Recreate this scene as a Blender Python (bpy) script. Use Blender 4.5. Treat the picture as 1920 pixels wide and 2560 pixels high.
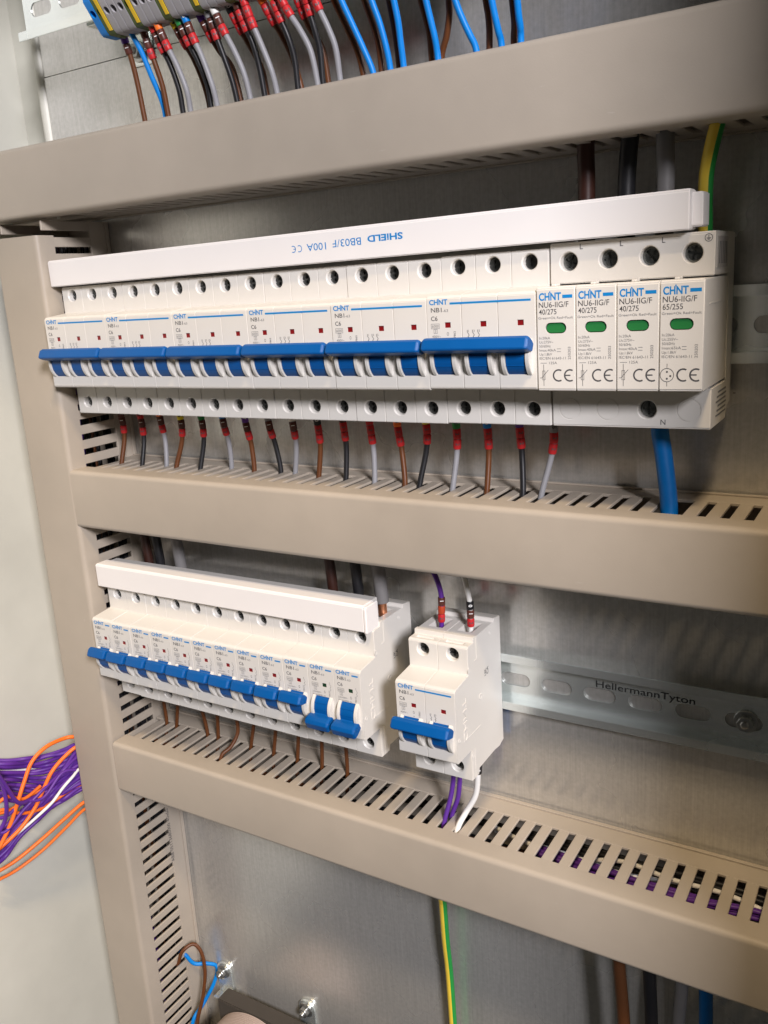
import bpy, bmesh, math, random
from mathutils import Vector, Matrix, Quaternion
random.seed(7)
for o in list(bpy.data.objects): bpy.data.objects.remove(o)
SC = bpy.context.scene
COL = SC.collection
MM = 0.001
# ------------------------------------------------------------------ camera
# positions are in mm: X to the right, D out of the mounting plate towards the viewer, Z up
CX, CY, CZ = 471.5118, -439.2948, 29.493
RV = Vector((-0.2669, -0.0061, 0.5459)); FPX = 2209.15
ROT = Quaternion(RV.normalized(), RV.length).to_matrix() @ Matrix(((1, 0, 0), (0, 0, 1), (0, -1, 0)))
RIGHT, DOWN, FWD = ROT.col[0], ROT.col[1], ROT.col[2]
cam = bpy.data.cameras.new('camera'); camo = bpy.data.objects.new('camera', cam); COL.objects.link(camo)
camo.matrix_world = Matrix.Translation(Vector((CX, CY, CZ)) * MM) @ Matrix((RIGHT, -DOWN, -FWD)).transposed().to_4x4()
cam.sensor_fit = 'VERTICAL'; cam.sensor_height = 36.0; cam.sensor_width = 27.0
cam.lens = FPX / 2560 * 36.0
cam.clip_start = 0.01; cam.clip_end = 50
SC.camera = camo
SC.render.resolution_x = 768; SC.render.resolution_y = 1024
# ------------------------------------------------------------------ world and lamps
w = bpy.data.worlds.new('World'); SC.world = w; w.use_nodes = True
bg = w.node_tree.nodes['Background']; bg.inputs[0].default_value = (1.0, 0.93, 0.84, 1); bg.inputs[1].default_value = 0.032
def lamp(name, pos, target, energy, sx, sy, color):
    l = bpy.data.lights.new(name, 'AREA'); l.shape = 'RECTANGLE'; l.size = sx; l.size_y = sy
    l.energy = energy; l.color = color
    o = bpy.data.objects.new(name, l); COL.objects.link(o)
    p = Vector((pos[0], -pos[1], pos[2])) * MM; t = Vector((target[0], -target[1], target[2])) * MM
    o.location = p; o.rotation_euler = (t - p).to_track_quat('-Z', 'Y').to_euler()
    return o
lamp('ceiling_lamp', (1100, 1440, 2610), (180, 40, -150), 60, 0.50, 0.16, (1.0, 0.76, 0.48))
lamp('side_lamp', (1589, 1256, 770), (150, 40, -200), 54, 0.33, 0.36, (0.99, 0.955, 1.0))
vs = SC.view_settings
vs.view_transform = 'Standard'; vs.look = 'None'; vs.gamma = 1; vs.use_curve_mapping = False; vs.exposure = 0.1

def px(x, y, D=None, X=None, Z=None):
    """direction of a photo pixel (1920x2560), met with a plane of the cabinet"""
    d = RIGHT * ((x - 960) / FPX) + DOWN * ((y - 1280) / FPX) + FWD
    if D is not None: t = (-D - CY) / d.y
    elif X is not None: t = (X - CX) / d.x
    else: t = (Z - CZ) / d.z
    return (CX + t * d.x, -(CY + t * d.y), CZ + t * d.z)
# ------------------------------------------------------------------ materials
MATS = {}
def new_mat(name):
    m = bpy.data.materials.new(name); m.use_nodes = True
    nt = m.node_tree; b = nt.nodes['Principled BSDF']; MATS[name] = m
    return m, nt, b
def nd(nt, t, **k):
    n = nt.nodes.new(t)
    for a, v in k.items():
        if a.startswith('i_'): n.inputs[a[2:].replace('_', ' ')].default_value = v
        else: setattr(n, a, v)
    return n
def plastic(name, col, rough=0.45, var=0.06, scale=60, bump=0.06, bscale=900, spec=0.5, dirt=0.0, sss=0.0, scuff=0.0):
    m, nt, b = new_mat(name); L = nt.links
    tc = nd(nt, 'ShaderNodeTexCoord')
    n1 = nd(nt, 'ShaderNodeTexNoise', i_Scale=scale, i_Detail=5.0)
    L.new(tc.outputs['Object'], n1.inputs['Vector'])
    mx = nd(nt, 'ShaderNodeMix', data_type='RGBA')
    mx.inputs[6].default_value = (*[c * (1 - var) for c in col], 1); mx.inputs[7].default_value = (*[min(1, c * (1 + var)) for c in col], 1)
    L.new(n1.outputs['Fac'], mx.inputs[0])
    out = mx.outputs[2]
    if dirt > 0:
        n3 = nd(nt, 'ShaderNodeTexNoise', i_Scale=170.0, i_Detail=8.0, i_Roughness=0.72)
        L.new(tc.outputs['Object'], n3.inputs['Vector'])
        cr = nd(nt, 'ShaderNodeValToRGB'); cr.color_ramp.elements[0].position = 0.66; cr.color_ramp.elements[1].position = 0.75
        cr.color_ramp.elements[0].color = (0, 0, 0, 1); cr.color_ramp.elements[1].color = (dirt, dirt, dirt, 1)
        L.new(n3.outputs['Fac'], cr.inputs[0])
        m2 = nd(nt, 'ShaderNodeMix', data_type='RGBA'); m2.inputs[7].default_value = (*[c * 0.55 for c in col], 1)
        L.new(cr.outputs[0], m2.inputs[0]); L.new(out, m2.inputs[6]); out = m2.outputs[2]
    if scuff > 0:
        mp = nd(nt, 'ShaderNodeMapping'); mp.inputs['Rotation'].default_value = (0.4, 0.9, 0.3); mp.inputs['Scale'].default_value = (60, 240, 420)
        L.new(tc.outputs['Object'], mp.inputs[0])
        n5 = nd(nt, 'ShaderNodeTexNoise', i_Scale=1.0, i_Detail=6.0, i_Roughness=0.7); L.new(mp.outputs[0], n5.inputs['Vector'])
        c5 = nd(nt, 'ShaderNodeValToRGB'); c5.color_ramp.elements[0].position = 0.68; c5.color_ramp.elements[1].position = 0.78
        c5.color_ramp.elements[0].color = (0, 0, 0, 1); c5.color_ramp.elements[1].color = (scuff, scuff, scuff, 1)
        L.new(n5.outputs['Fac'], c5.inputs[0])
        m5 = nd(nt, 'ShaderNodeMix', data_type='RGBA'); m5.inputs[7].default_value = (0.75, 0.73, 0.70, 1)
        L.new(c5.outputs[0], m5.inputs[0]); L.new(out, m5.inputs[6])
        n6 = nd(nt, 'ShaderNodeTexNoise', i_Scale=7.0, i_Detail=5.0, i_Roughness=0.6); L.new(tc.outputs['Object'], n6.inputs['Vector'])
        r6 = nd(nt, 'ShaderNodeMapRange'); r6.inputs[1].default_value = 0.3; r6.inputs[2].default_value = 0.7; r6.inputs[3].default_value = 0.90; r6.inputs[4].default_value = 1.06
        L.new(n6.outputs['Fac'], r6.inputs[0])
        m6 = nd(nt, 'ShaderNodeMix', data_type='RGBA', blend_type='MULTIPLY'); m6.inputs[0].default_value = 1
        L.new(m5.outputs[2], m6.inputs[6]); L.new(r6.outputs[0], m6.inputs[7]); out = m6.outputs[2]
    L.new(out, b.inputs['Base Color'])
    n2 = nd(nt, 'ShaderNodeTexNoise', i_Scale=bscale, i_Detail=3.0)
    L.new(tc.outputs['Object'], n2.inputs['Vector'])
    bp = nd(nt, 'ShaderNodeBump', i_Strength=bump, i_Distance=0.0004)
    L.new(n2.outputs['Fac'], bp.inputs['Height']); L.new(bp.outputs[0], b.inputs['Normal'])
    mr = nd(nt, 'ShaderNodeMapRange'); mr.inputs[3].default_value = rough - 0.06; mr.inputs[4].default_value = rough + 0.08
    L.new(n1.outputs['Fac'], mr.inputs[0]); L.new(mr.outputs[0], b.inputs['Roughness'])
    b.inputs['Specular IOR Level'].default_value = spec
    if sss: b.inputs['Subsurface Weight'].default_value = sss; b.inputs['Subsurface Scale'].default_value = 0.002
    return m
def metal(name, col, rough=0.35, spangle=0.0, streak=0.0, scale=120, bump=0.1):
    m, nt, b = new_mat(name); L = nt.links
    tc = nd(nt, 'ShaderNodeTexCoord')
    n1 = nd(nt, 'ShaderNodeTexNoise', i_Scale=scale, i_Detail=7.0, i_Roughness=0.65)
    L.new(tc.outputs['Object'], n1.inputs['Vector'])
    mp = nd(nt, 'ShaderNodeMapping'); mp.inputs['Scale'].default_value = (900, 900, 25)
    L.new(tc.outputs['Object'], mp.inputs[0])
    n2 = nd(nt, 'ShaderNodeTexNoise', i_Scale=1.0, i_Detail=4.0)
    L.new(mp.outputs[0], n2.inputs['Vector'])
    n4 = nd(nt, 'ShaderNodeTexNoise', i_Scale=9.0, i_Detail=4.0)
    L.new(tc.outputs['Object'], n4.inputs['Vector'])
    a = nd(nt, 'ShaderNodeMath', operation='MULTIPLY_ADD'); a.inputs[1].default_value = spangle; a.inputs[2].default_value = 1 - spangle * 0.5
    L.new(n1.outputs['Fac'], a.inputs[0])
    c = nd(nt, 'ShaderNodeMath', operation='MULTIPLY_ADD'); c.inputs[1].default_value = streak; L.new(n2.outputs['Fac'], c.inputs[0]); L.new(a.outputs[0], c.inputs[2])
    c2 = nd(nt, 'ShaderNodeMath', operation='SUBTRACT'); c2.inputs[1].default_value = streak * 0.5; L.new(c.outputs[0], c2.inputs[0])
    hs = nd(nt, 'ShaderNodeMix', data_type='RGBA', blend_type='MULTIPLY'); hs.inputs[0].default_value = 1
    hs.inputs[6].default_value = (*col, 1); L.new(c2.outputs[0], hs.inputs[7])
    L.new(hs.outputs[2], b.inputs['Base Color'])
    b.inputs['Metallic'].default_value = {'galvanised_sheet': 0.90, 'zinc_rail': 0.95}.get(name, 0.92)
    mr = nd(nt, 'ShaderNodeMapRange'); mr.inputs[1].default_value = 0.3; mr.inputs[2].default_value = 0.7
    mr.inputs[3].default_value = rough - 0.07; mr.inputs[4].default_value = rough + 0.09
    L.new(n4.outputs['Fac'], mr.inputs[0]); L.new(mr.outputs[0], b.inputs['Roughness'])
    if name in ('galvanised_sheet', 'zinc_rail'):   # broad second lobe of the dull zinc crystals
        b2 = nd(nt, 'ShaderNodeBsdfPrincipled'); b2.inputs['Metallic'].default_value = 0.35; b2.inputs['Roughness'].default_value = 0.62
        L.new(hs.outputs[2], b2.inputs['Base Color'])
        ms = nd(nt, 'ShaderNodeMixShader'); ms.inputs[0].default_value = 0.36 if name == 'galvanised_sheet' else 0.16
        L.new(b.outputs[0], ms.inputs[1]); L.new(b2.outputs[0], ms.inputs[2]); L.new(ms.outputs[0], nt.nodes['Material Output'].inputs['Surface'])
    ad = nd(nt, 'ShaderNodeMath', operation='ADD'); L.new(n1.outputs['Fac'], ad.inputs[0]); L.new(n2.outputs['Fac'], ad.inputs[1])
    bp = nd(nt, 'ShaderNodeBump', i_Strength=bump, i_Distance=0.0003)
    L.new(ad.outputs[0], bp.inputs['Height']); L.new(bp.outputs[0], b.inputs['Normal'])
    return m
DUCT = plastic('duct_pvc', (0.400, 0.350, 0.288), 0.43, 0.05, 45, 0.10, 1400, 0.45, 0.10, 0, 0.35)
WHITE = plastic('breaker_plastic', (0.66, 0.64, 0.60), 0.40, 0.02, 80, 0.05, 1500, 0.5, 0.03)
BUSW = plastic('busbar_plastic', (0.80, 0.78, 0.77), 0.48, 0.02, 50, 0.05, 1200, 0.5, 0.03)
GREYW = plastic('busbar_back_plastic', (0.55, 0.54, 0.52), 0.5)
BLUE = plastic('handle_blue', (0.0, 0.082, 0.30), 0.40, 0.06, 90, 0.06, 900, 0.3)
INKB = plastic('ink_blue', (0.0, 0.21, 0.56), 0.5, 0.02)
INKK = plastic('ink_dark', (0.07, 0.07, 0.075), 0.55, 0.05)
INKG = plastic('ink_grey', (0.17, 0.17, 0.175), 0.55, 0.05)
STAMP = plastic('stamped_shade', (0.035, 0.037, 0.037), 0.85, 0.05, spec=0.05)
INKW = plastic('ink_white', (0.8, 0.8, 0.78), 0.55, 0.02)
REDW = plastic('window_red', (0.20, 0.006, 0.008), 0.3, 0.1)
GRNW = plastic('window_green_dark', (0.012, 0.045, 0.02), 0.3, 0.1)
GRNI = plastic('indicator_green', (0.02, 0.17, 0.045), 0.28, 0.1)
PLATE = metal('galvanised_sheet', (0.60, 0.595, 0.57), 0.25, 0.50, 0.38, 360, 0.12)
ZINC = metal('zinc_rail', (0.82, 0.87, 0.86), 0.22, 0.12, 0.08, 150, 0.04)
SCREW = metal('screw_steel', (0.42, 0.43, 0.42), 0.28, 0.25, 0.0, 700, 0.1)
SCREWS = metal('bright_terminal_screw', (0.22, 0.23, 0.225), 0.24, 0.35, 0.0, 700, 0.2)
SCREWD = metal('terminal_screw_steel', (0.10, 0.103, 0.10), 0.30, 0.35, 0.0, 700, 0.2)
COPPER = metal('copper', (0.75, 0.33, 0.18), 0.35, 0.2, 0.0, 500, 0.1)
PAINT = plastic('enclosure_paint', (0.60, 0.595, 0.525), 0.42, 0.04, 14, 0.10, 700, 0.5, 0.05, 0, 0.2)
BLACKP = plastic('black_plastic', (0.018, 0.017, 0.017), 0.5, 0.15)
FRAMEM = plastic('coil_frame', (0.05, 0.043, 0.036), 0.5, 0.15)
GREYT = plastic('terminal_grey', (0.38, 0.37, 0.385), 0.5, 0.05)
BLUET = plastic('terminal_blue', (0.0, 0.20, 0.62), 0.45, 0.05)
GREENT = plastic('terminal_green', (0.085, 0.125, 0.03), 0.5, 0.08)
YELT = plastic('terminal_yellow', (0.80, 0.52, 0.02), 0.45, 0.05)
COIL = plastic('winding_beige', (0.40, 0.32, 0.28), 0.5, 0.06)
LABEL = plastic('side_label', (0.46, 0.44, 0.42), 0.35, 0.05)
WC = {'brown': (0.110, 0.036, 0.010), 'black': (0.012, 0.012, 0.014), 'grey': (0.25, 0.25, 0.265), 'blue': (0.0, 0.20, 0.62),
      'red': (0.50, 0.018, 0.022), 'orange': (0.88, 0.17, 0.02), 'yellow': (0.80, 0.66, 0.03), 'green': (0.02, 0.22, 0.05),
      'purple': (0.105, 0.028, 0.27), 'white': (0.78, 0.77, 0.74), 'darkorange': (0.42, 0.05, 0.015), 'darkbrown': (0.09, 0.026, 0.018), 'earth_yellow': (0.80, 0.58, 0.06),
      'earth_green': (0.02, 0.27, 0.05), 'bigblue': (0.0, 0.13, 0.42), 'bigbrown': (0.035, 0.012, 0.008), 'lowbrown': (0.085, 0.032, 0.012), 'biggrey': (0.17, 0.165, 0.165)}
WM = {k: plastic('wire_' + k, v, 0.42, 0.10, 120, 0.05, 800, 0.35) for k, v in WC.items()}

# ------------------------------------------------------------------ mesh helpers
_txt = {}
def text2d(s, bold=0.0, font_w=1.0):
    """outline of a word as triangles, cap height 1, starting at 0"""
    k = (s, bold)
    if k in _txt: return _txt[k]
    cu = bpy.data.curves.new('t', 'FONT'); cu.body = s; cu.offset = bold; cu.resolution_u = 3
    cu.fill_mode = 'BOTH'
    o = bpy.data.objects.new('t', cu); COL.objects.link(o)
    dg = bpy.context.evaluated_depsgraph_get()
    me = bpy.data.meshes.new_from_object(o.evaluated_get(dg))
    vs_ = [(v.co.x, v.co.y) for v in me.vertices]; fs = [tuple(p.vertices) for p in me.polygons]
    bpy.data.objects.remove(o); bpy.data.curves.remove(cu); bpy.data.meshes.remove(me)
    if not vs_: vs_, fs = [(0, 0)], []
    x0 = min(v[0] for v in vs_); H = 0.69
    vs_ = [((v[0] - x0) / H, v[1] / H) for v in vs_]
    _txt[k] = (vs_, fs, max(v[0] for v in vs_))
    return _txt[k]
def text3d(s):
    cu = bpy.data.curves.new('t', 'FONT'); cu.body = s; cu.extrude = 0.04; cu.resolution_u = 3
    o = bpy.data.objects.new('t', cu); COL.objects.link(o)
    dg = bpy.context.evaluated_depsgraph_get(); me = bpy.data.meshes.new_from_object(o.evaluated_get(dg))
    v = [tuple(a.co) for a in me.vertices]; f = [tuple(p.vertices) for p in me.polygons]
    bpy.data.objects.remove(o); return v, f
class MB:
    def __init__(s): s.v = []; s.f = []; s.m = []; s.cur = 0
    def add(s, verts, faces):
        n = len(s.v); s.v += [tuple(v) for v in verts]
        for f in faces: s.f.append(tuple(i + n for i in f)); s.m.append(s.cur)
        return s
    def box(s, x0, x1, d0, d1, z0, z1):
        V = [(x, d, z) for x in (x0, x1) for d in (d0, d1) for z in (z0, z1)]
        return s.add(V, [(0, 1, 3, 2), (4, 6, 7, 5), (0, 4, 5, 1), (2, 3, 7, 6), (0, 2, 6, 4), (1, 5, 7, 3)])
    def prism(s, prof, x0, x1, ax='x'):
        n = len(prof)
        def P(a, b, t):
            return {'x': (t, a, b), 'd': (a, t, b), 'z': (a, b, t)}[ax]
        V = [P(a, b, x0) for a, b in prof] + [P(a, b, x1) for a, b in prof]
        F = [tuple(range(n))[::-1], tuple(range(n, 2 * n))] + [(i, (i + 1) % n, n + (i + 1) % n, n + i) for i in range(n)]
        return s.add(V, F)
    def cyl(s, c, ax, r0, r1, h, n=20):
        """cylinder or cone from c along axis 'x','d','z' (h signed)"""
        V = []
        for t, r in ((0, r0), (h, r1)):
            for i in range(n):
                a = 2 * math.pi * i / n; p, q_ = r * math.cos(a), r * math.sin(a)
                V.append({'x': (c[0] + t, c[1] + p, c[2] + q_), 'd': (c[0] + p, c[1] + t, c[2] + q_), 'z': (c[0] + p, c[1] + q_, c[2] + t)}[ax])
        F = [tuple(range(n))[::-1], tuple(range(n, 2 * n))] + [(i, (i + 1) % n, n + (i + 1) % n, n + i) for i in range(n)]
        return s.add(V, F)
    def lathe(s, c, ax, prof, n=24):
        """closed lathe, prof = [(t, r)] along axis, ends capped"""
        V = []
        for t, r in prof:
            for i in range(n):
                a = 2 * math.pi * i / n; p, q_ = r * math.cos(a), r * math.sin(a)
                V.append({'x': (c[0] + t, c[1] + p, c[2] + q_), 'd': (c[0] + p, c[1] + t, c[2] + q_), 'z': (c[0] + p, c[1] + q_, c[2] + t)}[ax])
        k = len(prof)
        F = [tuple(range(n))[::-1], tuple(range((k - 1) * n, k * n))]
        for j in range(k - 1): F += [(j * n + i, j * n + (i + 1) % n, (j + 1) * n + (i + 1) % n, (j + 1) * n + i) for i in range(n)]
        return s.add(V, F)
    def tube(s, pts, r, n=10, two=None):
        P = [Vector(p) for p in pts]; k = len(P); rings = []
        t0 = (P[1] - P[0]).normalized(); ref = Vector((1, 0, 0)) if abs(t0.x) < 0.8 else Vector((0, 1, 0))
        u = (ref - t0 * ref.dot(t0)).normalized()
        for i in range(k):
            t = (P[min(i + 1, k - 1)] - P[max(i - 1, 0)]).normalized()
            u = (u - t * u.dot(t)).normalized(); w_ = t.cross(u)
            rr = r[i] if isinstance(r, (list, tuple)) else r
            rings.append([P[i] + (u * math.cos(2 * math.pi * j / n) + w_ * math.sin(2 * math.pi * j / n)) * rr for j in range(n)])
        base = len(s.v)
        s.v += [tuple(p) for R_ in rings for p in R_]
        for i in range(k - 1):
            for j in range(n):
                s.f.append((base + i * n + j, base + i * n + (j + 1) % n, base + (i + 1) * n + (j + 1) % n, base + (i + 1) * n + j))
                s.m.append(two(j, n) if two else s.cur)
        s.f.append(tuple(base + j for j in range(n))[::-1]); s.m.append(s.cur)
        s.f.append(tuple(base + (k - 1) * n + j for j in range(n))); s.m.append(s.cur)
        return s
    def text(s, word, o, h, w_=None, bold=0.0, u=(1, 0, 0), v=(0, 0, 1), center=False):
        V, F, W = text2d(word, bold)
        sx = (w_ / W) if w_ else h
        off = -W * sx / 2 if center else 0
        return s.add([tuple(o[i] + u[i] * (x * sx + off) + v[i] * y * h for i in range(3)) for x, y in V], F)
    def mesh(s, name, mats, bevel=0.0, seg=2, smooth=35, recalc=True, ang=28):
        me = bpy.data.meshes.new(name)
        me.from_pydata([(a * MM, -b * MM, c * MM) for a, b, c in s.v], [], s.f)
        if not isinstance(mats, (list, tuple)): mats = [mats]
        for m in mats: me.materials.append(m)
        me.polygons.foreach_set('material_index', s.m)
        bm = bmesh.new(); bm.from_mesh(me)
        if recalc: bmesh.ops.recalc_face_normals(bm, faces=bm.faces)
        if bevel:
            ed = [e for e in bm.edges if len(e.link_faces) == 2 and e.calc_face_angle(0) > math.radians(ang)]
            bmesh.ops.bevel(bm, geom=ed, offset=bevel * MM, segments=seg, affect='EDGES', clamp_overlap=True)
        bm.to_mesh(me); bm.free()
        if smooth:
            me.polygons.foreach_set('use_smooth', [True] * len(me.polygons)); me.set_sharp_from_angle(angle=math.radians(smooth))
        return me
def cut(me, *cutters):
    """carve closed cutter meshes out of a mesh"""
    o = bpy.data.objects.new('a', me); COL.objects.link(o); tmp = []
    for c in cutters:
        co = bpy.data.objects.new('b', c); COL.objects.link(co); tmp.append(co)
        md = o.modifiers.new('b', 'BOOLEAN'); md.operation = 'DIFFERENCE'; md.object = co; md.solver = 'EXACT'
    dg = bpy.context.evaluated_depsgraph_get()
    r = bpy.data.meshes.new_from_object(o.evaluated_get(dg)); r.name = me.name
    for t in tmp: bpy.data.objects.remove(t)
    bpy.data.objects.remove(o)
    r.polygons.foreach_set('use_smooth', [True] * len(r.polygons)); r.set_sharp_from_angle(angle=math.radians(35))
    return r
def obj(name, me, parent=None, at=(0, 0, 0), label=None):
    o = bpy.data.objects.new(name, me); COL.objects.link(o)
    o.location = (at[0] * MM, -at[1] * MM, at[2] * MM)
    if parent: o.parent = parent
    if label: o['label'] = label
    return o
def tag(o, label, cat, group=None):
    o['label'] = label; o['category'] = cat
    if group: o['group'] = group
    return o
def thing(name, label, cat, at=(0, 0, 0), group=None):
    return tag(obj(name, None, None, at), label, cat, group)
def struct(o): o['kind'] = 'structure'; return o
def smooth_path(pts, per=6):
    P = [Vector(p) for p in pts]
    if len(P) < 3:
        return [P[0].lerp(P[-1], i / per) for i in range(per + 1)]
    out = []
    Q = [P[0] * 2 - P[1]] + P + [P[-1] * 2 - P[-2]]
    for i in range(1, len(Q) - 2):
        a, b, c, d = Q[i - 1:i + 3]
        for k in range(per):
            t = k / per
            out.append(0.5 * ((2 * b) + (c - a) * t + (2 * a - 5 * b + 4 * c - d) * t * t + (3 * b - a - 3 * c + d) * t ** 3))
    out.append(P[-1]); return out
ORD = ['first', 'second', 'third', 'fourth', 'fifth', 'sixth', 'seventh', 'eighth', 'ninth', 'tenth', 'eleventh', 'twelfth',
       'thirteenth', 'fourteenth', 'fifteenth', 'sixteenth', 'seventeenth', 'eighteenth']

# ------------------------------------------------------------------ the cabinet: plate, walls
m = MB().box(-47, 560, -2, 0, -640, 174.6).box(-47, 560, -2.2, -0.2, 175.2, 330).mesh('plate', PLATE)
struct(obj('mounting_plate', m))
prof = [(-48 + 4.2 * math.cos(a), -2.5 + 5.0 * math.sin(a)) for a in [2 * math.pi * i / 20 for i in range(20)]]
m = MB().prism([(x - 2, d) for x, d in prof], -640, 330, 'z').mesh('fold', PAINT)
struct(obj('plate_edge_fold', m))
m = MB().box(-140, 640, -30, -26, -660, 340).mesh('back', PAINT)
struct(obj('enclosure_back', m))
m = MB().box(-108, -104, -26, 290, -660, 340).mesh('side', PAINT)
struct(obj('enclosure_wall', m))
m = MB().box(574, 578, -26, 250, -660, 340).mesh('unseen_side', PAINT)  # unseen right wall, placed where it cuts off the side lamp
struct(obj('enclosure_wall', m))
m = MB().box(-108, 578, -30, 215, 340.5, 344).mesh('shade_roof', PAINT)  # roof out of view, added to shade the upper rows from the ceiling lamp
struct(obj('added_shade_roof', m))

# ------------------------------------------------------------------ cable ducts
def make_duct(label, length, half, first, pitch, n, at, rot, vertical=False, flap=13.5, ends=(0, 0), Cv=None, skip=()):
    """duct along +x (local), half width in z, from the plate to D=60; rotated to vertical when asked"""
    r = thing('cable_duct', label, 'cable duct', at, 'grey slotted cable ducts')
    h = half; x0, x1 = 0, length
    b = MB().box(x0, x1, 0.2, 2.0, -h + 1, h - 1)
    for s in (-1, 1):
        b.box(x0, x1, 0.2, 17.0, *sorted((s * (h - 2.4), s * (h - 0.8))))
        b.box(x0, x1, 2.6, 4.2, *sorted((s * (h - 0.85), s * (h + 0.2))))
    obj('base', b.mesh('duct_base', DUCT, 0.25, 1), r)
    c0, c1 = Cv if Cv else (x0, x1)
    t = 1.5; out = []
    def arc(cy, cz, rr, a0, a1):
        return [(cy + rr * math.cos(math.radians(a0 + (a1 - a0) * i / 6)), cz + rr * math.sin(math.radians(a0 + (a1 - a0) * i / 6))) for i in range(7)]
    R_ = 3.0; DF = 60.5
    out = [(DF - flap, -h)] + arc(DF - R_, -h + R_, R_, -90, 0) + arc(DF - R_, h - R_, R_, 0, 90) + [(DF - flap, h)]
    inn = [(DF - flap, h - t)] + arc(DF - R_, h - R_, R_ - t, 90, 0) + arc(DF - R_, -h + R_, R_ - t, 0, -90) + [(DF - flap, -h + t)]
    obj('cover', MB().prism(out + inn, c0, c1).mesh('duct_cover', DUCT, 0.0, 1, 32), r)
    fw = pitch - 4.0
    fin = {}
    for s in (-1, 1):
        z0, z1 = sorted((s * (h - 2.4), s * (h - 0.8)))
        # finger: narrow tongue that snaps under the cover
        k = MB().box(-fw / 2, fw / 2, 17.0, 54.5, z0, z1)
        fin[s] = k.mesh('duct_finger', DUCT, 0.3, 1)
    for i in range(n):
        xc = first + pitch * i + pitch / 2
        for s in (-1, 1):
            if (i, s) in skip: continue
            if x0 <= xc - fw / 2 and xc + fw / 2 <= x1: obj('finger', fin[s], r, (xc, 0, 0))
    if vertical: r.rotation_euler = (0, rot, 0)
    else: r.rotation_euler = (0, rot, 0)
    return r
# horizontal ducts (slots are centred on `first + pitch*i`)
XL = -7.2
duct_top = make_duct('uppermost wide cable duct below the coloured terminal strip', 640, 20.4, 6.9 + 100, 10.095, 53, (-100, 0, 101.7), 0.0,
                     skip=((42, -1), (44, -1), (46, -1), (48, -1)))
duct_mid = make_duct('middle cable duct under the row of three-pole breakers', 560, 19.6, 6.9 - XL - 10.095, 10.095, 56, (XL, 0, -97.4), math.radians(0.33),
                     skip=((37, 1),))
duct_low = make_duct('lowest cable duct under the single-pole breakers with purple wires inside', 560, 19.6, 6.9 - XL - 10.095, 10.095, 56, (XL, 0, -297.1), math.radians(0.40))
# vertical duct: local x runs upward
VR = math.radians(0.84)
vd = make_duct('tall vertical cable duct beside the painted enclosure wall', 720, 21.0, 2, 10.0, 72, (-35.2, 0, -640), 0, vertical=True, Cv=(0, 711))
vd.rotation_euler = (0, -math.pi / 2 + VR, 0)
def vd_x(z): return -27.3 + 0.01466 * (z + 100)
# print on its side
pm = MB()
xs = vd_x(-380) + 21.0
pm.text('ABB 05113680000 40x60', (vd_x(-406) + 21 - 0.8 + 0.15, 15.2, -406), 3.0, 47.5, 0.0, u=(0.0147, 0, 1), v=(0, 1, 0))
ob = obj('printed_code', pm.mesh('duct_print', INKK, recalc=False, smooth=0), None)
ob.parent = vd; ob.matrix_parent_inverse = (Matrix.Translation(vd.location) @ vd.rotation_euler.to_matrix().to_4x4()).inverted()

# ------------------------------------------------------------------ DIN rails
def rounded_slot(cx, cz, l, hh, n=8):
    a = []
    for i in range(n + 1): t = -math.pi / 2 + math.pi * i / n; a.append((cx + l / 2 - hh + hh * math.cos(t), cz + hh * math.sin(t)))
    for i in range(n + 1): t = math.pi / 2 + math.pi * i / n; a.append((cx - l / 2 + hh + hh * math.cos(t), cz + hh * math.sin(t)))
    return a
def hexagon(r): return [(r * math.cos(math.pi / 3 * i), r * math.sin(math.pi / 3 * i)) for i in range(6)]
def bolt_mesh():
    b = MB().prism(hexagon(4.3), 1.4, 5.2, 'd').lathe((0, 0, 0), 'd', [(0.9, 2.2), (5.6, 2.2), (6.2, 1.6)], 16)
    b.lathe((0, 0, 0), 'd', [(0.05, 6.0), (1.3, 6.0), (1.4, 5.6)], 24)
    return b.mesh('bolt', SCREW, 0.25, 1)
BOLT = bolt_mesh()
def rail(label, x0, x1, zc, d0, slots, at_first):
    r = thing('din_rail', label, 'din rail', (0, d0, zc), 'steel mounting rails')
    t = 1.0
    o = [(0, -13.5), (6.5, -13.5), (6.5, -17.5), (7.5, -17.5), (7.5, -12.5), (1.0, -12.5), (1.0, 12.5), (7.5, 12.5), (7.5, 17.5), (6.5, 17.5), (6.5, 13.5), (0, 13.5)]
    me = MB().prism(o, x0, x1).mesh('rail', ZINC, 0.22, 2)
    c = MB()
    for i in range(slots): c.prism(rounded_slot(at_first + 25 * i, -0.6, 18.2, 4.0), -3, 4, 'd')
    obj('profile', cut(me, c.mesh('c', ZINC)), r)
    return r
ra = rail('zinc rail carrying the three-pole breakers and surge arrester', -4, 560, 0, 0.3, 22, 12)
rb = rail('zinc rail stamped with lettering that carries the single-pole breakers', -4, 560, -199.2, 0.3, 22, 5.7)
obj('screw', BOLT, rb, (407, 1.0, 0.4))
obj('pressed_lettering', MB().text('HellermannTyton', (328.6, 1.06, 4.1), 3.9, 53.2, 0.01).mesh('ht', STAMP, recalc=False, smooth=0), rb)
rc = rail('raised zinc rail holding the coloured terminal blocks', -14, 420, 201.2, 34.5, 16, 2)

# mounting bracket of the raised rail
r = thing('rail_bracket', 'small zinc stand-off bracket bolted to the plate under the terminals', 'bracket', (46, 0, 174))
obj('foot', MB().box(-9, 9, 0.15, 2.0, -7, 12).mesh('foot', ZINC, 0.4, 2), r)
obj('arm', MB().box(-9, 9, 2.05, 34.3, 10, 12).box(-9, 9, 32.3, 34.3, 12.05, 20).mesh('arm', ZINC, 0.3, 1), r)
obj('bolt', BOLT, r, (-1, 2.0, 0.5))

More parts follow.
